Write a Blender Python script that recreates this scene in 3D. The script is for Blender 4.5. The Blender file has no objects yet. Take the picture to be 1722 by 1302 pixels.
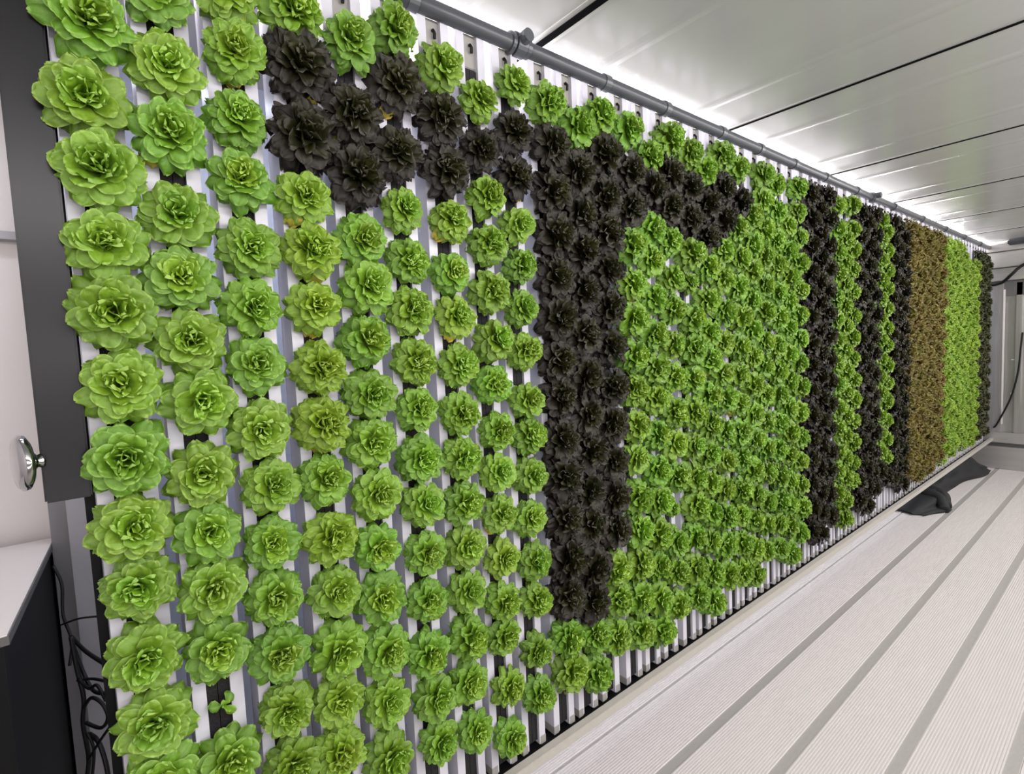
import bpy, math, random
import numpy as np
from mathutils import Matrix, Vector

# ------------------------------------------------------------------ units
# one layout unit = distance from the camera to the planting plane
S = 1.16
FZ = 1.3546                     # camera height above the floor, in layout units
H = 0.793                       # ceiling above the camera
XE = 6.80                       # end wall
def U(x, y, z): return Vector((x * S, y * S, (z + FZ) * S))
scene = bpy.context.scene
col = scene.collection

# ------------------------------------------------------------------ camera
cd = bpy.data.cameras.new('camera'); cam = bpy.data.objects.new('camera', cd); col.objects.link(cam)
cd.sensor_width = 36.0; cd.lens = 878.35 / 1722 * 36.0; cd.clip_start = 0.02; cd.clip_end = 60
cam.matrix_world = Matrix(((0.7756, 0.0793, -0.6262, 0), (-0.6296, 0.0274, -0.7764, 0), (-0.0444, 0.9965, 0.0712, FZ * S), (0, 0, 0, 1)))
scene.camera = cam

# ------------------------------------------------------------------ world, view
wd = bpy.data.worlds.new('world'); scene.world = wd; wd.use_nodes = True
wd.node_tree.nodes['Background'].inputs[0].default_value = (0.9, 0.93, 1, 1)
wd.node_tree.nodes['Background'].inputs[1].default_value = 0.25
vs = scene.view_settings
vs.view_transform = 'Standard'; vs.look = 'None'; vs.gamma = 1.0; vs.use_curve_mapping = False
vs.exposure = 0.0

# ------------------------------------------------------------------ lights
def area(name, loc, direction, sx, sy, power, color):
    l = bpy.data.lights.new(name, 'AREA'); l.shape = 'RECTANGLE'; l.size = sx; l.size_y = sy
    l.energy = power; l.color = color
    o = bpy.data.objects.new(name, l); col.objects.link(o)
    o.location = loc
    o.rotation_euler = Vector(direction).to_track_quat('-Z', 'X').to_euler()
    return o
def light_bar(name, x0, x1, y, z, direction, width, power, color):
    l = area(name, U((x0 + x1) / 2, y, z), direction, (x1 - x0) * S, width, power, color)
    d = Vector(direction).normalized(); xa = Vector((1, 0, 0)); ya = (-d).cross(xa).normalized()
    m = Matrix((xa, ya, -d)).transposed()
    l.rotation_euler = m.to_euler()
    return l
WHITE = (1.0, 0.965, 0.955); COOL = (0.80, 0.86, 1.0)
# grow-light bars on the opposite side of the aisle
light_bar('aisle_light_high', -0.6, XE - 0.1, -0.62, 0.62, (0, 1, -0.45), 0.25, 105, WHITE)
light_bar('aisle_light_middle', -0.6, XE - 0.1, -0.66, 0.05, (0, 1, -0.1), 0.25, 40, WHITE)
light_bar('aisle_light_low', -0.6, XE - 0.1, -0.66, -0.55, (0, 1, 0.0), 0.25, 28, WHITE)
# bars behind the towers: one washes the ceiling, two light the space behind
light_bar('rear_light_top', -0.4, XE - 0.1, 1.20, 0.752, (0, -1, 0.22), 0.03, 85, WHITE)
light_bar('rear_light_down', -0.4, XE - 0.1, 1.36, 0.60, (0, 0.10, -1), 0.10, 18, COOL)

# ------------------------------------------------------------------ materials
def mat(name, rgb, rough=0.5, metal=0.0, spec=0.5, noise=0.0, nscale=8.0, bump=0.0, bscale=60.0, stretch=(1, 1, 1), coat=0.0):
    m = bpy.data.materials.new(name); m.use_nodes = True
    nt = m.node_tree; b = nt.nodes['Principled BSDF']
    b.inputs['Base Color'].default_value = (*rgb, 1); b.inputs['Roughness'].default_value = rough
    b.inputs['Metallic'].default_value = metal; b.inputs['Specular IOR Level'].default_value = spec
    b.inputs['Coat Weight'].default_value = coat; b.inputs['Coat Roughness'].default_value = 0.1
    tc = nt.nodes.new('ShaderNodeTexCoord'); mp = nt.nodes.new('ShaderNodeMapping')
    mp.inputs['Scale'].default_value = stretch
    nt.links.new(tc.outputs['Object'], mp.inputs['Vector'])
    if noise > 0:
        n = nt.nodes.new('ShaderNodeTexNoise'); n.inputs['Scale'].default_value = nscale; n.inputs['Detail'].default_value = 4
        nt.links.new(mp.outputs[0], n.inputs['Vector'])
        mx = nt.nodes.new('ShaderNodeMix'); mx.data_type = 'RGBA'
        mx.inputs[6].default_value = (*[c * (1 - noise) for c in rgb], 1)
        mx.inputs[7].default_value = (*[min(1, c * (1 + noise)) for c in rgb], 1)
        nt.links.new(n.outputs['Fac'], mx.inputs[0]); nt.links.new(mx.outputs[2], b.inputs['Base Color'])
    if bump > 0:
        n2 = nt.nodes.new('ShaderNodeTexNoise'); n2.inputs['Scale'].default_value = bscale; n2.inputs['Detail'].default_value = 3
        nt.links.new(mp.outputs[0], n2.inputs['Vector'])
        bp = nt.nodes.new('ShaderNodeBump'); bp.inputs['Strength'].default_value = bump; bp.inputs['Distance'].default_value = 0.01
        nt.links.new(n2.outputs['Fac'], bp.inputs['Height']); nt.links.new(bp.outputs[0], b.inputs['Normal'])
    return m
M = {}
M['tower'] = mat('white_tower_plastic', (0.62, 0.61, 0.68), 0.35, noise=0.03, nscale=20)
M['wick'] = mat('black_wick', (0.010, 0.009, 0.010), 0.8, noise=0.4, nscale=90, bump=0.3, bscale=200)
M['clip'] = mat('clip_plastic', (0.33, 0.315, 0.30), 0.6)
M['pipe'] = mat('grey_pipe', (0.075, 0.08, 0.092), 0.28, noise=0.15, nscale=12)
M['galv'] = mat('galvanised_lip', (0.50, 0.475, 0.43), 0.5, metal=0.15, noise=0.08, nscale=60)
M['black'] = mat('black_trough', (0.006, 0.006, 0.007), 0.5)
M['floor'] = mat('floor_plank', (0.70, 0.665, 0.66), 0.42, noise=0.05, nscale=5, stretch=(1, 6, 1))
M['seam'] = mat('floor_seam', (0.40, 0.385, 0.37), 0.5, noise=0.10, nscale=30, stretch=(1, 4, 1))
M['ceiling'] = mat('ceiling_sheet', (0.41, 0.41, 0.41), 0.20, spec=0.7, noise=0.05, nscale=3, bump=0.05, bscale=5, stretch=(2.5, 0.5, 1))
M['joint'] = mat('ceiling_joint', (0.008, 0.008, 0.009), 0.9, spec=0.0)
M['flange'] = mat('ceiling_flange', (0.34, 0.335, 0.33), 0.35)
M['wallw'] = mat('white_wall', (0.72, 0.67, 0.66), 0.4, noise=0.02, nscale=3)
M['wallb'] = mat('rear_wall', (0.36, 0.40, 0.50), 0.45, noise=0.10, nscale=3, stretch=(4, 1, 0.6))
M['strip'] = mat('grey_wall_strip', (0.36, 0.35, 0.365), 0.5, noise=0.06, nscale=6)
M['strip2'] = mat('dark_wall_strip', (0.20, 0.195, 0.205), 0.5)
M['steel'] = mat('brushed_steel', (0.48, 0.47, 0.465), 0.30, metal=0.7, noise=0.30, nscale=4, stretch=(1, 9, 0.5))
M['steelh'] = mat('brushed_steel_band', (0.52, 0.505, 0.49), 0.32, metal=0.6, noise=0.12, nscale=4, stretch=(1, 0.6, 9))
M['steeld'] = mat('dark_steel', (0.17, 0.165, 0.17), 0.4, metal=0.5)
M['panel'] = mat('black_panel', (0.008, 0.008, 0.010), 0.30, spec=0.28)
M['blackc'] = mat('black_laminate', (0.005, 0.005, 0.0055), 0.5, spec=0.15)
M['edge'] = mat('counter_edge', (0.10, 0.095, 0.095), 0.4)
M['counter'] = mat('counter_white', (0.72, 0.68, 0.66), 0.3, noise=0.02)
M['chrome'] = mat('chrome', (0.45, 0.45, 0.46), 0.10, metal=1.0)
M['rubber'] = mat('black_rubber', (0.006, 0.006, 0.006), 0.5, spec=0.3)
M['cloth'] = mat('black_cloth', (0.016, 0.017, 0.018), 0.75, noise=0.3, nscale=20, bump=0.2, bscale=80)
M['lamp'] = mat('lamp_housing', (0.03, 0.03, 0.035), 0.4)

def leaf_mat(name, outer, inner, edge, rough, trans, hue=0.0, spec=0.5, valspread=0.16):
    m = bpy.data.materials.new(name); m.use_nodes = True
    nt = m.node_tree; N = nt.nodes; L = nt.links
    b = N['Principled BSDF']; out = N['Material Output']
    at = N.new('ShaderNodeAttribute'); at.attribute_name = 'tone'     # R = heart, G = rim, B = rib
    sep = N.new('ShaderNodeSeparateColor'); L.new(at.outputs['Color'], sep.inputs[0])
    oi = N.new('ShaderNodeObjectInfo')
    m1 = N.new('ShaderNodeMix'); m1.data_type = 'RGBA'; m1.inputs[6].default_value = (*outer, 1); m1.inputs[7].default_value = (*inner, 1)
    L.new(sep.outputs[0], m1.inputs[0])
    m2 = N.new('ShaderNodeMix'); m2.data_type = 'RGBA'; m2.inputs[7].default_value = (*edge, 1)
    L.new(m1.outputs[2], m2.inputs[6]); L.new(sep.outputs[1], m2.inputs[0])
    tc = N.new('ShaderNodeTexCoord'); nz = N.new('ShaderNodeTexNoise'); nz.inputs['Scale'].default_value = 28; nz.inputs['Detail'].default_value = 5
    L.new(tc.outputs['Object'], nz.inputs['Vector'])
    mr = N.new('ShaderNodeMapRange'); mr.inputs[1].default_value = 0.3; mr.inputs[2].default_value = 0.7; mr.inputs[3].default_value = 0.88; mr.inputs[4].default_value = 1.14
    L.new(nz.outputs['Fac'], mr.inputs[0])
    mo = N.new('ShaderNodeMapRange'); mo.inputs[3].default_value = 1 - valspread; mo.inputs[4].default_value = 1 + valspread
    L.new(oi.outputs['Random'], mo.inputs[0])
    mu = N.new('ShaderNodeMath'); mu.operation = 'MULTIPLY'; L.new(mr.outputs[0], mu.inputs[0]); L.new(mo.outputs[0], mu.inputs[1])
    wn = N.new('ShaderNodeTexWhiteNoise'); wn.noise_dimensions = '1D'; L.new(oi.outputs['Random'], wn.inputs['W'])
    mh = N.new('ShaderNodeMapRange'); mh.inputs[3].default_value = 0.5 - hue; mh.inputs[4].default_value = 0.5 + hue * 0.5
    L.new(wn.outputs['Value'], mh.inputs[0])
    hs = N.new('ShaderNodeHueSaturation'); L.new(mh.outputs[0], hs.inputs['Hue']); L.new(mu.outputs[0], hs.inputs['Value']); L.new(m2.outputs[2], hs.inputs['Color'])
    sc2 = N.new('ShaderNodeSeparateColor'); L.new(oi.outputs['Color'], sc2.inputs[0])
    inv = N.new('ShaderNodeMath'); inv.operation = 'SUBTRACT'; inv.inputs[0].default_value = 1.0; L.new(sc2.outputs[0], inv.inputs[1])
    my = N.new('ShaderNodeMix'); my.data_type = 'RGBA'; my.inputs[7].default_value = (0.40, 0.46, 0.025, 1)
    L.new(inv.outputs[0], my.inputs[0]); L.new(hs.outputs[0], my.inputs[6])
    L.new(my.outputs[2], b.inputs['Base Color'])
    b.inputs['Roughness'].default_value = rough; b.inputs['Specular IOR Level'].default_value = spec
    vo = N.new('ShaderNodeTexNoise'); vo.inputs['Scale'].default_value = 70; vo.inputs['Detail'].default_value = 2
    L.new(tc.outputs['Object'], vo.inputs['Vector'])
    bp = N.new('ShaderNodeBump'); bp.inputs['Strength'].default_value = 0.35; bp.inputs['Distance'].default_value = 0.004
    L.new(vo.outputs['Fac'], bp.inputs['Height']); L.new(bp.outputs[0], b.inputs['Normal'])
    tr = N.new('ShaderNodeBsdfTranslucent'); ms = N.new('ShaderNodeMixShader'); ms.inputs[0].default_value = trans
    L.new(my.outputs[2], tr.inputs['Color']); L.new(b.outputs[0], ms.inputs[1]); L.new(tr.outputs[0], ms.inputs[2])
    L.new(ms.outputs[0], out.inputs['Surface'])
    return m
LM = {
 'g': leaf_mat('green_leaf', (0.122, 0.275, 0.017), (0.26, 0.47, 0.028), (0.36, 0.58, 0.11), 0.30, 0.12, hue=0.014, spec=0.7, valspread=0.14),
 'd': leaf_mat('dark_leaf', (0.009, 0.005, 0.0055), (0.036, 0.046, 0.005), (0.060, 0.047, 0.046), 0.34, 0.04, spec=0.4, valspread=0.25),
 'b': leaf_mat('bronze_leaf', (0.125, 0.092, 0.020), (0.21, 0.20, 0.022), (0.33, 0.28, 0.09), 0.5, 0.25, hue=0.02),
 'l': leaf_mat('lime_leaf', (0.21, 0.37, 0.026), (0.33, 0.52, 0.045), (0.42, 0.60, 0.12), 0.45, 0.3, hue=0.01),
 'o': leaf_mat('olive_leaf', (0.040, 0.045, 0.014), (0.075, 0.085, 0.022), (0.10, 0.11, 0.05), 0.45, 0.15, hue=0.02),
}
M['yellow'] = leaf_mat('yellowed_leaf', (0.50, 0.46, 0.05), (0.60, 0.55, 0.1), (0.55, 0.30, 0.08), 0.5, 0.2)
M['stem'] = mat('pale_stem', (0.30, 0.36, 0.12), 0.5)

# ------------------------------------------------------------------ mesh helpers
class MB:
    def __init__(s): s.v = []; s.f = []
    def add(s, v, f):
        n = len(s.v); s.v += [tuple(p) for p in v]; s.f += [tuple(i + n for i in q) for q in f]; return s
    def box(s, a, b, bev=0.0):
        (x0, y0, z0), (x1, y1, z1) = a, b
        if bev <= 0:
            v = [(x, y, z) for x in (x0, x1) for y in (y0, y1) for z in (z0, z1)]
            return s.add(v, [(0, 1, 3, 2), (4, 6, 7, 5), (0, 4, 5, 1), (2, 3, 7, 6), (0, 2, 6, 4), (1, 5, 7, 3)])
        import bmesh
        bm = bmesh.new(); bmesh.ops.create_cube(bm, size=1)
        for p in bm.verts: p.co = ((x0 + x1) / 2 + p.co.x * (x1 - x0), (y0 + y1) / 2 + p.co.y * (y1 - y0), (z0 + z1) / 2 + p.co.z * (z1 - z0))
        bmesh.ops.bevel(bm, geom=bm.edges[:], offset=bev, segments=2, affect='EDGES')
        bm.verts.index_update(); s.add([p.co[:] for p in bm.verts], [[q.index for q in fc.verts] for fc in bm.faces]); bm.free(); return s
    def tube(s, pts, r, n=10, cap=True):
        pts = [Vector(p) for p in pts]; rr = r if isinstance(r, (list, tuple)) else [r] * len(pts)
        rings = []; up = None
        for i, p in enumerate(pts):
            t = (pts[min(i + 1, len(pts) - 1)] - pts[max(i - 1, 0)]).normalized()
            if up is None: up = t.orthogonal().normalized()
            up = (up - t * up.dot(t)).normalized(); w = t.cross(up)
            rings.append([p + (up * math.cos(2 * math.pi * k / n) + w * math.sin(2 * math.pi * k / n)) * rr[i] for k in range(n)])
        v = [q for rg in rings for q in rg]; f = []
        for i in range(len(pts) - 1):
            for k in range(n):
                a = i * n + k; b = i * n + (k + 1) % n; f.append((a, b, b + n, a + n))
        if cap: f += [tuple(range(n))[::-1], tuple(range((len(pts) - 1) * n, len(pts) * n))]
        return s.add(v, f)
    def obj(s, name, m, parent=None, smooth=False, loc=None):
        me = bpy.data.meshes.new(name); me.from_pydata(s.v, [], s.f); me.update()
        if smooth:
            for p in me.polygons: p.use_smooth = True
        me.materials.append(m)
        o = bpy.data.objects.new(name, me); col.objects.link(o)
        if parent is not None: o.parent = parent
        if loc is not None: o.location = loc
        return o
def tag(o, label, cat, group=None, kind=None):
    if label: o['label'] = label
    if cat: o['category'] = cat
    if group: o['group'] = group
    if kind: o['kind'] = kind
    return o
def struct(o): o['kind'] = 'structure'; return o
def empty(name, loc): o = bpy.data.objects.new(name, None); col.objects.link(o); o.location = loc; o.empty_display_size = 0.05; return o
def ub(mb, a, b, bev=0.0): return mb.box(U(*a), U(*b), bev)
def smooth_path(pts, n=8):
    P = [Vector(p) for p in pts]; out = []
    for i in range(len(P) - 1):
        p0 = P[max(i - 1, 0)]; p1 = P[i]; p2 = P[i + 1]; p3 = P[min(i + 2, len(P) - 1)]
        for k in range(n):
            t = k / n
            out.append(0.5 * ((2 * p1) + (p2 - p0) * t + (2 * p0 - 5 * p1 + 4 * p2 - p3) * t * t + (3 * p1 - p0 - 3 * p2 + p3) * t ** 3))
    out.append(P[-1]); return out

# ------------------------------------------------------------------ room shell
YB = 1.68; YF = -0.78; XS = -0.9
# floor: ribbed planks running along the aisle with flat seams between them
def floor():
    x0, x1 = XS * S, (XE + 0.05) * S
    seams = [0.949 + 0.2335 * k for k in range(-8, 5)]
    hw = 0.0165
    planks = MB(); seam = MB()
    hws = [hw] * len(seams); hws[seams.index(max(q for q in seams if q < 1.25))] = 0.005
    for i, c in enumerate(seams):
        hw = hws[i]
        ub(seam, (XS, c - hw, -FZ - 0.02), (XE + 0.05, c + hw, -FZ - 0.0045 / S))
        if i + 1 < len(seams):
            a = (c + hw) * S; b = (seams[i + 1] - hws[i + 1]) * S
            n = 24; w = (b - a) / n; prof = []
            for k in range(n):
                y = a + k * w
                prof += [(y, -0.0048), (y + w * 0.12, 0.0), (y + w * 0.50, 0.0), (y + w * 0.62, -0.0048)]
            prof.append((b, -0.0048))
            prof = [(a, -0.02)] + prof + [(b, -0.02)]
            v = [(x0, y, z) for y, z in prof] + [(x1, y, z) for y, z in prof]; m = len(prof)
            planks.add(v, [(k, k + 1, k + 1 + m, k + m) for k in range(m - 1)])
    f = struct(planks.obj('floor', M['floor']))
    s = seam.obj('floor_seam', M['seam'], f); s['label'] = 'smooth grey seams between ribbed floor planks'
    MB().box(U(XS - 0.05, YF - 0.1, -FZ - 0.08), U(XE + 0.1, YB + 0.1, -FZ - 0.019)).obj('subfloor', M['seam'], f)
floor()
# ceiling: folded sheets with dark joints running across the aisle
def ceiling():
    prof = []
    q = 0.9696; X0 = 0.980
    ks = range(-2, 8)
    for k in ks:
        c = X0 + q * k
        for dx, dz in ((0.022, 0.0), (0.20, 0.0), (0.22, 0.0015), (0.235, 0.0015), (0.255, 0.0), (0.70, 0.0), (0.72, 0.0015), (0.735, 0.0015), (0.755, 0.0), (0.9696 - 0.022, 0.0)):
            prof.append((c + dx, dz))
    mb = MB()
    pr = [(x, H - dz) for x, dz in prof if XS - 0.05 <= x <= XE + 0.06]
    m = len(pr)
    v = [U(x, YF - 0.05, z) for x, z in pr] + [U(x, YB + 0.05, z) for x, z in pr]
    mb.add(v, [(k, k + m, k + 1 + m, k + 1) for k in range(m - 1)])
    c = struct(mb.obj('ceiling', M['ceiling']))
    ub(MB(), (XS - 0.1, YF - 0.1, H + 0.012), (XE + 0.1, YB + 0.1, H + 0.06)).obj('roof_sheet', M['flange'], c)
    n = 0
    for k in ks:
        x = X0 + q * k
        if x < XS or x > XE - 0.05: continue
        n += 1
        r = 0.018 if k <= 0 else 0.010
        t = MB(); ub(t, (x - r * 0.6, YF, H - 0.005), (x + r * 0.6, YB, H + 0.011))
        t = struct(t.obj('trim_%d' % n, M['joint']))
        g = MB(); ub(g, (x - r * 1.4, YF, H - 0.003), (x - r * 0.6, YB, H + 0.01)); ub(g, (x + r * 0.6, YF, H - 0.003), (x + r * 1.4, YB, H + 0.01))
        g.obj('joint_flange', M['flange'], t)
ceiling()
w = MB(); ub(w, (XS, YB, -FZ), (0.0, YB + 0.06, H)); struct(w.obj('wall_rear_left', M['wallw']))
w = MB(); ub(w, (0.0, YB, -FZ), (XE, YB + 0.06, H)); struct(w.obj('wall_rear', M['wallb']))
w = MB(); ub(w, (XS - 0.06, YF, -FZ), (XS, YB, H)); struct(w.obj('wall_left', M['wallw']))
w = MB(); ub(w, (XS, YF - 0.06, -FZ), (XE, YF, H)); struct(w.obj('wall_front', M['wallw']))
# pilaster strips at the left end
w = MB(); ub(w, (-0.098, 1.60, -FZ), (-0.066, YB, H)); struct(w.obj('trim_20', M['strip2']))
w = MB(); ub(w, (-0.066, 1.585, -FZ), (0.06, YB, H)); struct(w.obj('trim_21', M['strip']))
w = MB(); ub(w, (XS, 1.645, 0.30), (-0.098, YB, 0.318)); struct(w.obj('trim_22', M['strip']))
# end wall
def end_wall():
    w = MB(); ub(w, (XE, YF, -FZ), (XE + 0.06, YB, H)); e = struct(w.obj('wall_end', M['steel']))
    for (y0, y1, d) in ((0.93, 1.05, 0.05), (0.80, 0.845, 0.03), (0.55, 0.62, 0.03), (0.2, 0.27, 0.03), (-0.3, -0.2, 0.03)):
        p = MB(); ub(p, (XE - d, y0, -1.0), (XE, y1, 0.42), 0.004); p.obj('wall_rib', M['steel'], e)
    p = MB(); ub(p, (XE - 0.055, 0.918, -0.92), (XE - 0.03, 0.932, 0.36), 0.003); p.obj('bright_strip', M['counter'], e)['label'] = 'bright vertical strip on steel end wall'
    for yy in (0.84, 0.72):
        p = MB(); ub(p, (XE - 0.02, yy - 0.01, -0.31), (XE + 0.0, yy + 0.03, -0.30)); ub(p, (XE - 0.02, yy - 0.01, -0.635), (XE, yy + 0.03, -0.62)); p.obj('bolt_plate', M['counter'], e)
    p = MB(); ub(p, (XE - 0.16, YF, 0.56), (XE, YB, 0.70), 0.004); t = struct(p.obj('trim_30', M['steelh']))
    p = MB(); ub(p, (XE - 0.10, YF, 0.44), (XE, YB, 0.555), 0.004); p.obj('lower_band', M['steelh'], t)
    p = MB(); ub(p, (XE - 0.20, YF, 0.705), (XE, YB, H)); p.obj('upper_band', M['steelh'], t)
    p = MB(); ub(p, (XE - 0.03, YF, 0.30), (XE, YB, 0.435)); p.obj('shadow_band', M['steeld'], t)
    p = MB(); ub(p, (XE - 0.06, YF, -1.10), (XE, YB, -1.0), 0.004); t = struct(p.obj('trim_31', M['steelh']))
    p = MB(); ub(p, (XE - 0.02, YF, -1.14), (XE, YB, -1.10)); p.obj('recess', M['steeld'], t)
    p = MB(); ub(p, (XE - 0.05, YF, -FZ), (XE, YB, -1.14), 0.004); p.obj('kick_plate', M['steelh'], t)
end_wall()

# ------------------------------------------------------------------ grow towers
def XC(c):
    g, r = divmod(c - 1, 3)
    return 0.0335 + 0.3065 * min(g, 2) + 0.3135 * max(0, g - 2) + (0, 0.0990, 0.2005)[r]
ZT = (0.617, 0.571, 0.637)
SP = 0.1078
NCOL = 1
while XC(NCOL + 1) < 6.42: NCOL += 1
NT = NCOL + 1
ORD = 'first second third fourth fifth sixth seventh eighth ninth tenth eleventh twelfth thirteenth fourteenth fifteenth sixteenth seventeenth eighteenth nineteenth twentieth'.split()
TENS = {2: 'twenty', 3: 'thirty', 4: 'forty', 5: 'fifty', 6: 'sixty'}
def ordinal(n):
    if n <= 20: return ORD[n - 1]
    t, u = divmod(n, 10)
    return {3: 'thirtieth', 4: 'fortieth', 5: 'fiftieth', 6: 'sixtieth'}[t] if u == 0 else TENS[t] + '-' + ORD[u - 1]
YT = 1.022   # tower face
def tower_meshes():
    hw, sl, dp = 0.0395, 0.0215, 0.062
    zb, zt = -1.066, 0.738
    t = 0.004
    ch = MB()
    for s in (-1, 1):
        xs = sorted((s * hw, s * sl)); ub(ch, (xs[0], 0, zb), (xs[1], t, zt))             # lips
        xs = sorted((s * hw, s * (hw - t))); ub(ch, (xs[0], t, zb), (xs[1], dp, zt))       # sides
        xs = sorted((s * sl, s * (sl - 0.003))); ub(ch, (xs[0], 0, zb), (xs[1], 0.018, zt)) # inner returns
    ub(ch, (-hw, dp - t, zb), (hw, dp, zt))
    off = U(0, 0, 0)
    def shift(m): m.v = [(a - off[0], b - off[1], c - off[2]) for a, b, c in m.v]; return m
    wk = MB(); ub(wk, (-sl + 0.001, 0.008, zb + 0.01), (-0.0006, 0.05, 0.655)); ub(wk, (0.0006, 0.008, zb + 0.01), (sl - 0.001, 0.05, 0.655))
    cl = MB(); ub(cl, (-sl + 0.001, 0.010, 0.660), (sl - 0.001, 0.05, 0.737), 0.002)
    nz = MB(); nz.tube([U(0.004, 0.03, 0.712), U(0.004, 0.006, 0.712), U(0.004, 0.001, 0.704), U(0.004, 0.002, 0.692)], 0.0042, 6)
    base = MB(); ub(base, (-hw - 0.001, -0.001, zb - 0.002), (-sl - 0.001, dp + 0.001, zb + 0.02))
    bas2 = MB(); ub(bas2, (sl + 0.001, -0.001, zb - 0.002), (hw + 0.001, dp + 0.001, zb + 0.02))
    return [(n, shift(m), k) for n, m, k in (('channel', ch, 'tower'), ('wicking_strip', wk, 'wick'), ('top_clip', cl, 'clip'), ('drip_nozzle', nz, 'rubber'), ('foot_sleeve', base, 'clip'), ('foot_sleeve', bas2, 'clip'))]
tparts = []
proto = None
for c in range(1, NT + 1):
    loc = (XC(c) * S, YT * S, 0)
    if proto is None:
        proto = empty('grow_tower', loc)
        off = U(0, 0, 0)
        for n, m, k in tower_meshes():
            m.v = [(a, b, z + off[2]) for a, b, z in m.v]
            tparts.append(m.obj(n, M[k], proto))
        r = proto
    else:
        r = proto.copy(); col.objects.link(r); r.location = loc
        for p in tparts:
            q = p.copy(); col.objects.link(q); q.parent = r
    tag(r, 'white slotted hydroponic tower with black wicking strip, %s from the left end' % ordinal(c), 'tower', 'hydroponic towers along the planted wall')

# supply pipe above the towers
pz = 0.748
p = MB(); p.tube([U(-0.4, YT - 0.005, pz), U(XE - 0.2, YT - 0.005, pz)], 0.0215, 20)
pipe = p.obj('supply_pipe', M['pipe'], smooth=True)
tag(pipe, 'long dark grey water supply pipe running under the ceiling above the towers', 'pipe')
for x in (0.592, 1.209, 1.5, 1.84, 2.13, 2.442, 2.78, 3.187, 3.8, 4.4, 5.0, 5.6, 6.2):
    q = MB(); q.tube([U(x - 0.012, YT - 0.005, pz), U(x + 0.012, YT - 0.005, pz)], 0.026, 20)
    q.obj('pipe_clamp', M['pipe'], pipe)
for x in (0.885, 3.43):
    q = MB(); q.tube([U(x - 0.028, YT - 0.005, pz), U(x - 0.018, YT - 0.005, pz)], 0.029, 20); q.tube([U(x - 0.014, YT - 0.005, pz), U(x + 0.016, YT - 0.005, pz)], 0.032, 20)
    q.tube([U(x + 0.02, YT - 0.005, pz), U(x + 0.032, YT - 0.005, pz)], 0.027, 20); q.tube([U(x + 0.001, YT - 0.005, pz + 0.004), U(x + 0.001, YT - 0.05, pz + 0.006)], 0.018, 14)
    q.obj('pipe_union', M['pipe'], pipe)

# gutter under the towers
g = empty('drain_gutter', U(2.0, 1.06, -1.12))
tag(g, 'long galvanised drain gutter with black trough under the towers', 'gutter')
def gut(name, boxes, m, bev=0.0):
    mb = MB()
    for a, b in boxes: ub(mb, a, b, bev)
    o = mb.obj(name, m, g); o.matrix_parent_inverse = Matrix.Translation(-g.location); return o
gut('front_lip', [((0.1, 0.982, -1.066), (XE - 0.06, 1.004, -1.058)), ((0.1, 0.980, -1.084), (XE - 0.06, 0.984, -1.058))], M['galv'], 0.0015)
gut('trough', [((0.1, 1.00, -1.086), (XE - 0.06, 1.16, -1.082)), ((0.1, 1.15, -1.082), (XE - 0.06, 1.155, -0.93))], M['black'])
for x in (0.15, 1.3, 2.45, 3.6, 4.75, 5.9, 6.6):
    gut('support_leg', [((x - 0.012, 1.36, -FZ + 0.0), (x + 0.012, 1.385, -1.062)), ((x - 0.012, 1.156, -1.08), (x + 0.012, 1.36, -1.062))], M['steeld'])

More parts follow.
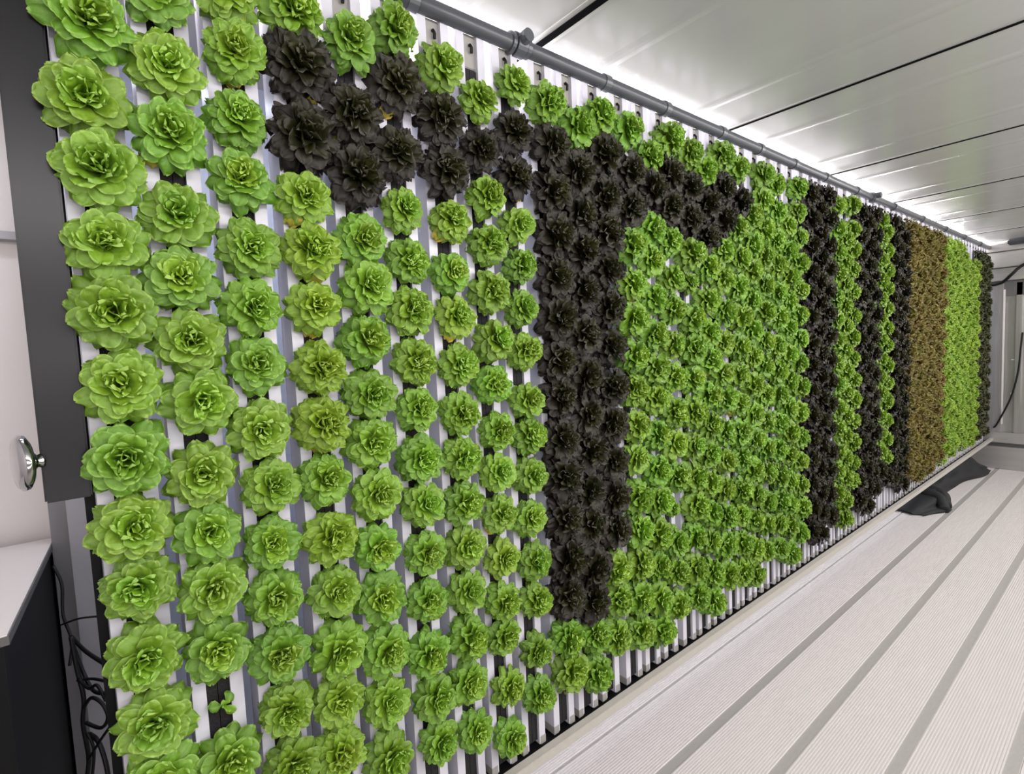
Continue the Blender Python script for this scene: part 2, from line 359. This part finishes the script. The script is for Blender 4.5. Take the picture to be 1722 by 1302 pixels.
# ------------------------------------------------------------------ lettuce heads
def lettuce_arrays(seed, n_leaf, nu, nv, L0, W0, ruffle, cup0, cup1, dome, jag=0.0, sag=0.0, sel='all', freq=4.0, back=-70, inner=70):
    rnd = random.Random(seed)
    V = []; F = []; T = []
    ga = math.radians(137.5)
    for i in range(n_leaf):
        t = (i / (n_leaf - 1)) ** 1.25             # 0 outer, 1 heart
        az = i * ga + rnd.uniform(-.2, .2)
        ra = [rnd.uniform(-1, 1) for _ in range(10)]
        if sel == 'outer' and t > 0.62: continue
        if sel == 'heart' and t <= 0.62: continue
        L = L0 * (0.98 - 0.36 * t) * (1 + .07 * ra[0])
        if i < 6 and ra[9] > .3: L *= 1 + sag
        W = W0 * (1.0 - 0.25 * t) * (1 + .14 * ra[1])
        phi0 = math.radians(30 + 52 * t ** 0.9 + 8 * ra[2])
        phi1 = math.radians(back + (inner - back) * t ** 0.85 + 16 * ra[3])
        cup = cup0 + (cup1 - cup0) * min(1, t * 1.25) + 0.15 * ra[4]
        us = [0, .16, .32] + [0.32 + 0.68 * math.sin(math.pi / 2 * (k + 1) / (nu - 2)) for k in range(nu - 2)]
        N = len(us)
        base = len(V)
        ca, sa = math.cos(az), math.sin(az)
        twist = 0.35 * ra[5]; k1 = freq + ra[6]; ph = 3 * ra[7]
        rr = 0.03 + 0.03 * (1 - t); h = 0.02 + dome * t
        pu = 0; r = rr
        side = 0.18 * ra[8] * (0.4 + t)
        for a, u in enumerate(us):
            phi = phi0 + (phi1 - phi0) * ((u + pu) / 2) ** 1.3
            r += (u - pu) * L * math.cos(phi); h += (u - pu) * L * math.sin(phi); pu = u
            ph_u = phi0 + (phi1 - phi0) * u ** 1.3
            nr, nh = -math.sin(ph_u), math.cos(ph_u)
            e = max(0.0, 1 - (abs(u - 0.62) / 0.385) ** 2.8)
            w = W * max(0.22 * (1 - u), e ** 0.5 if u > 0.25 else 0.25)
            for b in range(nv + 1):
                s = 2 * b / nv - 1
                av = abs(s)
                sg = 1 if s > 0 else -1
                wr = ruffle * min(1, u * 1.4) * (av ** 1.8) * math.sin(k1 * 4.2 * u + ph + 1.9 * sg)
                wr += 0.5 * ruffle * u * av * math.sin(k1 * 9 * u + ph * 2 + s * 4)
                if u > .9: wr += ruffle * 0.8 * math.sin(s * 5.5 + ph)
                puff = 0.05 * W / 0.35 * abs(math.sin(5.5 * u + ra[8] + av * 1.5)) * math.sin(math.pi * av) * (u > .25)
                n = cup * w * (av ** 1.6) - 0.10 * W * math.exp(-(s / .14) ** 2) * (1.1 - u) + wr + puff
                ww = w * (1 - 0.18 * abs(cup) * av) * (1 + jag * math.sin(17 * u + 5 * ra[9]) * av)
                x = r + nr * n; y = s * ww + side * u * u; z = h + nh * n + twist * s * ww
                V.append((x * ca - y * sa, x * sa + y * ca, z))
                rim = 1.0 if (av > 0.9 and u > .3) else 0.0
                if u > .96: rim = 1.0
                rib = math.exp(-(s / .10) ** 2) * (1 - u) * (u > .1)
                heart = min(1, max(0, t ** 1.5 * 0.8 + 0.15 * (1 - u)))
                T.append((heart, min(1, rim * .60 + rib * .7), rib, 1))
        for a in range(N - 1):
            for b in range(nv):
                p = base + a * (nv + 1) + b
                F.append((p, p + 1, p + nv + 2, p + nv + 1))
    return V, F, T
def leaf_mesh(name, arr, m):
    V, F, T = arr
    me = bpy.data.meshes.new(name); me.from_pydata(V, [], F); me.update()
    me.polygons.foreach_set('use_smooth', [True] * len(me.polygons))
    ca = me.color_attributes.new('tone', 'FLOAT_COLOR', 'POINT')
    ca.data.foreach_set('color', [c for t in T for c in t])
    me.materials.append(m)
    return me
# styles: parameter sets (seed offset, leaves, length, width, ruffle, cups, dome)
STY = {
 'open':  dict(n_leaf=46, L0=1.22, W0=0.35, ruffle=0.035, cup0=-0.60, cup1=0.30, dome=0.24, sag=0.16, back=-84, inner=86),
 'full':  dict(n_leaf=58, L0=1.25, W0=0.33, ruffle=0.040, cup0=-0.65, cup1=0.55, dome=0.30, back=-98, inner=86),
 'curly': dict(n_leaf=62, L0=1.24, W0=0.32, ruffle=0.055, cup0=-0.50, cup1=0.95, dome=0.32, freq=4.5, back=-98, inner=84),
 'dark':  dict(n_leaf=48, L0=1.28, W0=0.30, ruffle=0.055, cup0=-0.40, cup1=0.85, dome=0.18, jag=0.12, freq=5, back=-80, inner=72),
 'frill': dict(n_leaf=46, L0=1.25, W0=0.26, ruffle=0.14, cup0=-0.1, cup1=0.5, dome=0.30, jag=0.35, freq=6),
}
def heads(style, key, seeds, nu, nv, **kw):
    out = []
    for s in seeds:
        d = dict(STY[style]); d.update(kw); d['n_leaf'] = d['n_leaf'] + (s % 3) * 2
        o = leaf_mesh(key + '_leaves', lettuce_arrays(s, nu=nu, nv=nv, sel='outer', **d), LM[key])
        h = leaf_mesh(key + '_heart', lettuce_arrays(s, nu=nu, nv=nv, sel='heart', **d), LM[key])
        out.append((o, h))
    return out
POOL = {
 'open': heads('open', 'g', range(11, 17), 12, 10),
 'full': heads('full', 'g', range(21, 29), 11, 10),
 'curly': heads('curly', 'g', range(31, 39), 11, 10),
 'dark': heads('dark', 'd', range(41, 49), 9, 8),
 'bronze': heads('frill', 'b', range(51, 55), 7, 6),
 'lime': heads('frill', 'l', range(61, 65), 7, 6, n_leaf=40),
 'olive': heads('frill', 'o', range(71, 74), 7, 6, n_leaf=40),
}
stem_mesh = None
def make_stem_mesh():
    mb = MB(); mb.tube([(0, 0, -0.30), (0, 0, -0.1), (0, 0, 0.06)], [0.09, 0.10, 0.06], 8)
    me = bpy.data.meshes.new('stem'); me.from_pydata(mb.v, [], mb.f); me.update(); me.materials.append(M['stem'])
    return me
stem_mesh = make_stem_mesh()
yl = {}
def yellow_mesh(seed):
    # one or two faded leaves low on the head
    d = dict(n_leaf=30, nu=9, nv=6, L0=1.12, W0=0.30, ruffle=0.06, cup0=-0.2, cup1=0.3, dome=0.0)
    V, F, T = lettuce_arrays(seed, **d)
    nvp = len(V) // 30; nfp = len(F) // 30
    i = seed % 2
    V2 = V[i * nvp:(i + 1) * nvp]; T2 = T[i * nvp:(i + 1) * nvp]; F2 = [tuple(k for k in f) for f in F[:nfp]]
    az = math.atan2(V2[-4][1], V2[-4][0]); rot = Matrix.Rotation(-math.pi / 2 - az, 3, 'Z')
    V2 = [tuple(rot @ (Vector(p) * 1.10) - Vector((0, 0, 0.02))) for p in V2]
    return leaf_mesh('yellow_leaf', (V2, F2, T2), M['yellow'])
YL = [yellow_mesh(s) for s in (3, 4)]

rng = random.Random(5)
NAMES = {'g': 'green_lettuce', 'd': 'dark_lettuce', 'b': 'bronze_lettuce', 'l': 'lime_lettuce', 'o': 'olive_lettuce'}
def orient(rz, tiltx, tilty):
    # local +Z -> towards the aisle (-Y), leaves roll freely about it
    return (Matrix.Rotation(math.radians(tiltx), 4, 'X') @ Matrix.Rotation(math.radians(tilty), 4, 'Z') @ Matrix.Rotation(math.radians(90), 4, 'X') @ Matrix.Rotation(rz, 4, 'Z')).to_euler()
def place(kind, pool, x, z, r, label, group, yellow=False, parts=True, y=1.008):
    o_me, h_me = rng.choice(POOL[pool])
    root = bpy.data.objects.new(NAMES[kind], o_me); col.objects.link(root)
    root.location = U(x, y, z)
    root.rotation_euler = orient(rng.uniform(0, 6.283), rng.uniform(-14, 2), rng.uniform(-7, 7))
    k = r * S; root.scale = (k * rng.uniform(.95, 1.05), k * rng.uniform(.95, 1.05), k * rng.uniform(.92, 1.12))
    h = bpy.data.objects.new('heart', h_me); col.objects.link(h); h.parent = root
    if parts:
        s = bpy.data.objects.new('stem', stem_mesh); col.objects.link(s); s.parent = root
        if yellow:
            q = bpy.data.objects.new('faded_leaf', rng.choice(YL)); col.objects.link(q); q.parent = root
            q.rotation_euler = (0, 0, -root_roll(root) + rng.uniform(-.9, .9)); q['label'] = 'yellowed leaf at the lower edge of the head'
    tag(root, label, 'lettuce', group)
    return root
def root_roll(root):
    # roll angle that maps local -Y to world down
    v = root.rotation_euler.to_matrix().inverted() @ Vector((0, 0, -1))
    return -(math.atan2(v.y, v.x) + math.pi / 2)

# planting plan: measured heads (x, z in thousandths) for the nine nearest towers
NEAR = {
1: [(38,503),(29,391),(38,291),(36,182),(36,84),(38,-30),(38,-141),(33,-253),(36,-344),(35,-456),(39,-573),(34,-672)],
2: [(127,582),(134,468),(128,362),(132,237),(128,136),(133,36),(140,-62),(134,-184),(135,-286),(134,-382),(135,-487),(137,-596),(136,-692)],
3: [(228,612),(235,522),(229,408),(229,309),(234,194),(227,93),(232,-6),(228,-121),(238,-228),(233,-331),(231,-431),(231,-538),(237,-644),(238,-752)],
4: [(334,619),(341,529),(338,402),(334,294),(338,197),(337,93),(337,-19),(335,-127),(334,-234),(337,-348),(339,-456),(336,-569),(332,-672),(326,-778)],
5: [(440,602),(435,467),(435,349),(437,228),(443,135),(433,29),(437,-79),(434,-176),(436,-283),(433,-392),(432,-500),(434,-616),(430,-725),(425,-841)],
6: [(535,655),(535,550),(528,412),(532,298),(539,195),(539,89),(542,-16),(540,-120),(540,-227),(541,-329),(541,-436),(539,-543),(531,-660),(545,-770),(548,-876)],
7: [(642,616),(638,503),(644,396),(652,288),(644,176),(650,77),(652,-31),(648,-139),(647,-242),(645,-346),(642,-451),(641,-557),(637,-664),(631,-774),(648,-904)],
8: [(742,570),(739,460),(750,354),(752,244),(749,137),(753,21),(745,-82),(753,-194),(747,-295),(750,-399),(749,-510),(746,-615),(741,-704),(748,-838),(748,-971)],
9: [(850,635),(844,522),(837,416),(842,303),(846,202),(844,100),(848,-7),(847,-131),(852,-222),(850,-322),(844,-432),(852,-548),(848,-650),(845,-781),(849,-906)]}
KN = {1: 'g' * 12, 2: 'g' * 11 + 's' + 'g', 3: 'g' * 14, 4: 'gdd' + 'g' * 11, 5: 'gdd' + 'g' * 11, 6: 'gdd' + 'g' * 12, 7: 'gdd' + 'g' * 12, 8: 'gd' + 'g' * 13, 9: 'gdd' + 'g' * 12}
KN[7] = 'gdd' + 'g' * 12
RN = {1: .061, 2: .057, 3: .053, 4: .0545, 5: .053, 6: .051, 7: .0495, 8: .049, 9: .0485}
# the towers further along: one letter per site from the top, '.' = empty site
FAR = {10: 'gdddddddddddddgg'[:13] + 'gg', 11: 'g' + 'd' * 12 + 'gg', 12: 'g' + 'd' * 11 + 'ggg', 13: 'gdd' + 'g' * 12, 14: 'gdd' + 'g' * 12,
       15: 'gdd' + 'g' * 12, 16: 'gdd' + 'g' * 12, 17: 'gdd' + 'g' * 12, 18: 'gdd' + 'g' * 12, 19: 'gdd' + 'g' * 12, 20: '.' + 'g' * 14,
       21: 'g' * 15, 22: 'g' * 15, 23: '.' + 'g' * 14, 24: 'g' * 15}
FAR[14] = 'gd' + 'g' * 13; FAR[19] = 'gd' + 'g' * 13; FAR[18] = 'gddg' + 'g' * 11
FAR[16] = 'gddg' + 'g' * 11
for c in (25, 26, 27): FAR[c] = 'd' * 15
for c in (28, 29, 30): FAR[c] = 'g' * 14 + '.'
FAR[29] = '.' + 'g' * 14
for c in (31, 32, 33): FAR[c] = 'd' * 15
for c in (34, 35): FAR[c] = 'g' * 13 + 'd.'
for c in (36, 37, 38): FAR[c] = 'd' * 15
for c in range(39, 47): FAR[c] = 'b' * 15
for c in range(47, 58): FAR[c] = ('.' if c > 53 else 'l') + 'l' * 14
for c in range(58, NCOL + 1): FAR[c] = 'o' * 15
SMALL = {(15, 11), (16, 4)}
def where(c):
    if c <= 9: return 'on %s tower from left' % ordinal(c)
    if c <= 12: return {10: 'in left column of broad dark band', 11: 'in middle column of broad dark band', 12: 'in right column of broad dark band'}[c]
    if c <= 24: return 'on %s tower right of broad dark band' % ordinal(c - 12)
    if c <= 27: return 'in %s column of first dark stripe' % ordinal(c - 24)
    if c <= 30: return 'in %s column of wider green stripe' % ordinal(c - 27)
    if c <= 33: return 'in %s column of middle dark stripe' % ordinal(c - 30)
    if c <= 35: return 'in %s column of narrow green stripe' % ordinal(c - 33)
    if c <= 38: return 'in %s column of dark stripe beside bronze' % ordinal(c - 35)
    if c <= 46: return 'in %s column of bronze stripe' % ordinal(c - 38)
    if c <= 57: return 'in %s column of lime stripe' % ordinal(c - 46)
    return 'in %s column of last olive stripe' % ordinal(c - 57)
LOOK = {'g': ('bright green lettuce head', 'green lettuce head', 'green rosette lettuce'), 'd': ('dark purple lettuce head', 'blackish red lettuce head', 'dark ruffled lettuce'),
        'b': ('frilly bronze lettuce',), 'l': ('frilly lime green lettuce',), 'o': ('small dark olive lettuce',)}
GROUP = {'g': 'green lettuces planted on the towers', 'd': 'dark purple lettuces planted on the towers', 'b': 'bronze lettuces in the bronze stripe', 'l': 'lime green lettuces in the lime stripe', 'o': 'olive lettuces at the far end'}
stuff = []
ngreen = 0
yellow_cells = {(2, 2), (4, 3), (4, 4), (4, 5), (4, 6), (4, 7), (4, 9), (4, 12), (5, 1), (7, 3), (7, 5), (9, 2), (2, 8), (4, 13), (8, 9), (8, 13), (8, 10), (3, 0), (4, 1), (6, 1), (3, 1), (13, 4), (13, 6)}
for c in range(1, NCOL + 1):
    if c <= 9: cells = [(x / 1000, z / 1000, k) for (x, z), k in zip(NEAR[c], KN[c])]
    else:
        cells = [(XC(c) + rng.uniform(-.006, .006), ZT[(c - 1) % 3] - SP * j + rng.uniform(-.008, .008), k) for j, k in enumerate(FAR[c])]
    for j, (x, z, k) in enumerate(cells):
        if k == '.': continue
        if k == 's':
            me = leaf_mesh('seedling_leaves', lettuce_arrays(12, 5, 9, 6, 1.2, 0.46, 0.06, -0.5, 0.2, 0.1, back=-110), LM['g'])
            r = bpy.data.objects.new('lettuce_seedling', me); col.objects.link(r); r.location = U(x, 1.012, z); r.rotation_euler = orient(0.6, 0, 0)
            r.scale = (.027, .030, .03); tag(r, 'tiny wilting lettuce seedling alone in the black slot of the second tower', 'seedling')
            q = bpy.data.objects.new('faded_leaf', YL[0]); col.objects.link(q); q.parent = r; q['label'] = 'pinkish yellow drooping leaf'
            continue
        rad = RN[c] * (0.91 if c <= 2 else 0.955) if c <= 9 else 0.0520
        rad *= rng.uniform(.94, 1.05)
        if (c, j) in SMALL: rad *= 0.5 if c == 15 else 0.7
        if k == 'g':
            pool = 'open' if c <= 2 else ('full' if (c in (3, 5) or rng.random() < .35) else 'curly')
            if c == 3: pool = rng.choice(['open', 'full', 'full'])
            if c > 12: pool = 'curly' if rng.random() < .8 else 'full'
        elif k == 'd': pool = 'dark'; rad *= 1.13
        elif k == 'b': pool = 'bronze'; rad *= 1.12
        elif k == 'l': pool = 'lime'; rad *= 1.03
        else: pool = 'olive'; rad *= 0.97
        if k == 'g' and ngreen >= 300:
            o_me, h_me = rng.choice(POOL[pool])
            mtx = Matrix.Translation(U(x, 1.005, z)) @ orient(rng.uniform(0, 6.28), rng.uniform(-12, 2), 0).to_matrix().to_4x4() @ Matrix.Scale(rad * S, 4)
            stuff.append((o_me, mtx)); stuff.append((h_me, mtx)); continue
        look = LOOK[k][(j * 7 + c * 3) % len(LOOK[k])]
        yel = (c, j) in yellow_cells or (k == 'g' and c > 9 and rng.random() < .05)
        if (c, j) in SMALL: look = 'very small young green lettuce'
        if c == 4 and k == 'g' and yel: look = 'yellowish lettuce with faded lower leaves'
        if k in 'bl' or k == 'o':
            pos = 'topmost' if j == (0 if FAR[c][0] != '.' else 1) else None
            lab = '%s, %s site from top %s' % (look, ordinal(j + 1), where(c))
        else:
            lab = '%s, %s from top %s' % (look, ordinal(j + 1), where(c))
        p_ = place(k, pool, x, z, rad, lab, GROUP[k], yellow=yel, parts=(c <= 24))
        if k == 'g' and yel and c in (4, 7, 8):
            for q_ in [p_] + [h_ for h_ in p_.children if h_.name.startswith('heart')]: q_.color = (0.80 if c == 4 else 0.86, 1, 1, 1)
        if k == 'g': ngreen += 1
if stuff:
    Vs = []; Fs = []; Ts = []; n = 0
    for me, mtx in stuff:
        nv_ = len(me.vertices); a = np.empty(nv_ * 3, np.float32); me.vertices.foreach_get('co', a); a = a.reshape(-1, 3)
        mm = np.array(mtx); a = a @ mm[:3, :3].T + mm[:3, 3]
        f = np.empty(len(me.polygons) * 4, np.int32); me.polygons.foreach_get('vertices', f)
        t = np.empty(nv_ * 4, np.float32); me.color_attributes['tone'].data.foreach_get('color', t)
        Vs.append(a); Fs.append(f.reshape(-1, 4) + n); Ts.append(t); n += nv_
    Vs = np.concatenate(Vs); Fs = np.concatenate(Fs); Ts = np.concatenate(Ts)
    me = bpy.data.meshes.new('green_lettuce'); me.from_pydata(Vs.tolist(), [], Fs.tolist()); me.update()
    me.polygons.foreach_set('use_smooth', [True] * len(me.polygons))
    me.color_attributes.new('tone', 'FLOAT_COLOR', 'POINT').data.foreach_set('color', Ts); me.materials.append(LM['g'])
    o = bpy.data.objects.new('green_lettuce', me); col.objects.link(o)
    tag(o, 'small distant green lettuces filling the far green stripes', 'lettuce', GROUP['g'], 'stuff')

# ------------------------------------------------------------------ left end
pn = MB(); ub(pn, (-0.064, 1.0, -0.192), (-0.012, 1.028, 0.788), 0.003); ub(pn, (-0.012, 1.002, -0.192), (-0.0085, 1.026, 0.788), 0.0)
pn = MB(); ub(pn, (-0.064, 1.004, -0.192), (-0.010, 1.03, 0.788), 0.003)
pnl = pn.obj('cabinet_panel', M['panel'])
tag(pnl, 'tall black cabinet panel left of the first tower with chrome knob', 'panel')
pr = [(0.0, 0.011), (0.004, 0.012), (0.010, 0.010), (0.015, 0.016), (0.020, 0.034), (0.026, 0.0435), (0.034, 0.045), (0.040, 0.040), (0.043, 0.024), (0.0435, 0.0001)]
kb = MB(); d = Vector((-0.965, -0.26, 0)).normalized(); b0 = U(-0.0635, 0.992, -0.128) + Vector((0.004, 0.012, 0))
k = 1.02
kb.tube([b0 + d * a * 0.85 for a, r in pr], [r * k for a, r in pr], 28)
kb.obj('door_knob', M['chrome'], pnl, smooth=True)['label'] = 'round chrome knob'
po = MB(); ub(po, (-0.019, 1.045, -FZ), (0.004, 1.09, -0.192)); ub(po, (-0.004, 1.035, -FZ), (-0.0085 + 0.002, 1.045, -0.2))
po = MB(); ub(po, (-0.021, 1.045, -FZ), (-0.008, 1.09, H - 0.03), 0.002)
tag(po.obj('frame_post', M['blackc']), 'black vertical frame post left of the first tower below the panel', 'post')
def ply(mb, top, z0, z1):
    n = len(top); v = [U(x, y, z0) for x, y in top] + [U(x, y, z1) for x, y in top]
    mb.add(v, [tuple(range(n))[::-1], tuple(range(n, 2 * n))] + [(i, (i + 1) % n, (i + 1) % n + n, i + n) for i in range(n)]); return mb
cb = ply(MB(), [(-0.75, 1.03), (-0.134, 1.094), (-0.101, 1.64), (-0.75, 1.64)], -FZ, -0.416)
cab = cb.obj('work_cabinet', M['blackc']); tag(cab, 'black work cabinet with white top at the left edge', 'cabinet')
ply(MB(), [(-0.75, 1.03), (-0.127, 1.094), (-0.0945, 1.655), (-0.75, 1.655)], -0.416, -0.4022).obj('edge_band', M['edge'], cab)
ply(MB(), [(-0.75, 1.032), (-0.129, 1.096), (-0.0965, 1.655), (-0.75, 1.655)], -0.4022, -0.400).obj('countertop', M['counter'], cab)
# cables hanging between cabinet and post
from random import Random
cr = Random(3)
def cable(pts, r, label, grp='black cables hanging beside the cabinet'):
    m = MB(); m.tube(smooth_path([U(*p) for p in pts], 7), r, 8); o = m.obj('cable', M['rubber'], smooth=True)
    tag(o, label, 'cable', grp)
cable([(-0.095, 1.52, -0.43), (-0.083, 1.5, -0.47), (-0.085, 1.48, -0.53), (-0.074, 1.45, -0.58), (-0.080, 1.42, -0.62)], 0.0035, 'thin black cable wriggling down the top of the cabinet side')
cable([(-0.088, 1.45, -0.54), (-0.055, 1.35, -0.50), (-0.02, 1.12, -0.42)], 0.0022, 'short taut black cable from cabinet side to post')
def cb3(Y, pts): return [(x, Y + dy, z) for x, z, dy in pts]
cable([(-0.072, 1.42, -0.56), (-0.050, 1.34, -0.565), (-0.020, 1.22, -0.55)], 0.0045, 'thick black cable sloping from cabinet to post')
cable([(-0.072, 1.40, -0.56), (-0.055, 1.32, -0.60), (-0.040, 1.27, -0.62), (-0.012, 1.20, -0.60)], 0.004, 'black cable sagging just below the thick sloping one')
cable([(-0.068, 1.32, -0.52), (-0.064, 1.31, -0.58), (-0.058, 1.30, -0.64), (-0.063, 1.30, -0.69), (-0.060, 1.30, -0.76), (-0.066, 1.30, -0.80)], 0.0045, 'black cable hanging straight down the cabinet side')
cable([(-0.066, 1.34, -0.62), (-0.04, 1.24, -0.58), (-0.014, 1.14, -0.55)], 0.003, 'black cable crossing level to the post')
cable([(-0.060, 1.30, -0.66), (-0.046, 1.28, -0.635), (-0.030, 1.26, -0.645), (-0.024, 1.25, -0.67), (-0.036, 1.26, -0.69), (-0.058, 1.29, -0.685)], 0.004, 'coiled loop of black cable between cabinet and post')
cable([(-0.060, 1.29, -0.76), (-0.040, 1.25, -0.71), (-0.020, 1.2, -0.66)], 0.003, 'thin black cable rising steeply from the loop to the post')
cable([(-0.062, 1.30, -0.60), (-0.048, 1.27, -0.61), (-0.035, 1.25, -0.60), (-0.024, 1.22, -0.62)], 0.0035, 'short black cable kinked above the coiled loop')
cable([(-0.058, 1.28, -0.70), (-0.050, 1.27, -0.73), (-0.056, 1.27, -0.78), (-0.062, 1.28, -0.80)], 0.003, 'small black cable tail hanging below the loop')
cable([(-0.055, 1.29, -0.71), (-0.042, 1.26, -0.715), (-0.034, 1.24, -0.75), (-0.030, 1.22, -0.80), (-0.024, 1.19, -0.83), (-0.012, 1.17, -0.84)], 0.005, 'thickest black cable dropping towards the floor by the post')

# ------------------------------------------------------------------ far end
m = MB(); m.tube(smooth_path([U(*p) for p in [(XE - 0.10, 1.05, 0.41), (XE - 0.14, 0.98, 0.408), (XE - 0.16, 0.92, 0.425), (XE - 0.2, 0.86, 0.48), (XE - 0.2, 0.80, 0.545), (XE - 0.2, 0.70, 0.60)]]), 0.016, 12)
tag(m.obj('hose', M['rubber'], smooth=True), 'black hose curving across the top of the steel end wall', 'hose')
m = MB(); m.tube(smooth_path([U(*p) for p in [(XE - 0.08, 0.975, -0.955), (XE - 0.08, 0.945, -0.90), (XE - 0.08, 0.86, -0.66), (XE - 0.08, 0.815, -0.42), (XE - 0.08, 0.80, -0.2), (XE - 0.08, 0.79, -0.05)]]), 0.0085, 10)
tag(m.obj('cable', M['rubber'], smooth=True), 'black cable hanging in a curve on the lower end wall', 'cable')
m = MB(); ub(m, (XE - 0.30, 0.55, 0.742), (XE - 0.22, 0.878, H - 0.002), 0.012); lamp = m.obj('ceiling_fixture', M['lamp'])
tag(lamp, 'dark ceiling fixture at the far right end', 'fixture')
# black cloth lying on the floor under the gutter
def cloth():
    pts = []
    nu, nv = 46, 18
    r = Random(9)
    V = []; F = []
    for i in range(nu + 1):
        t = i / nu; x = 4.66 + t * 1.98
        yc = 1.19; wd_ = 0.12 + 0.11 * math.exp(-((t - 0.13) / 0.09) ** 2) + 0.10 * math.exp(-((t - 1.0) / 0.30) ** 2)
        hh = 0.13 + 0.06 * t + 0.012 * math.sin(t * 31)
        for j in range(nv + 1):
            a = math.pi * j / nv
            fold = 1 + 0.10 * math.sin(7 * a + 9 * t) + 0.05 * math.sin(13 * a - 21 * t)
            e = min(1, 5 * min(t, 1 - t) + 0.12)
            V.append(U(x + 0.02 * math.sin(5 * a + 4 * t), yc - math.cos(a) * wd_ * fold, -FZ + 0.002 + max(0, math.sin(a)) * hh * fold * e))
    for i in range(nu):
        for j in range(nv):
            p = i * (nv + 1) + j; F.append((p, p + 1, p + nv + 2, p + nv + 1))
    m = MB(); m.add(V, F); o = m.obj('cloth', M['cloth'], smooth=True)
    tag(o, 'crumpled black cloth lying on the floor under the gutter at the far end', 'cloth')
    m = MB()
    for k, dx in enumerate((0.0, 0.06)):
        m.tube(smooth_path([U(4.98 + dx * 1.8, 1.12, -FZ + 0.11), U(4.95 + dx * 1.8, 1.02, -FZ + 0.085), U(4.90 + dx * 1.8, 0.985 + .01 * k, -FZ + 0.04), U(4.86 + dx * 1.8, 0.970 + .01 * k, -FZ + 0.022)], 6), [0.045] * 18 + [0.025], 12)
    m.obj('cloth_fold', M['cloth'], o, smooth=True)
cloth()
print('towers', NCOL, 'green', ngreen, 'stuff', len(stuff) // 2)
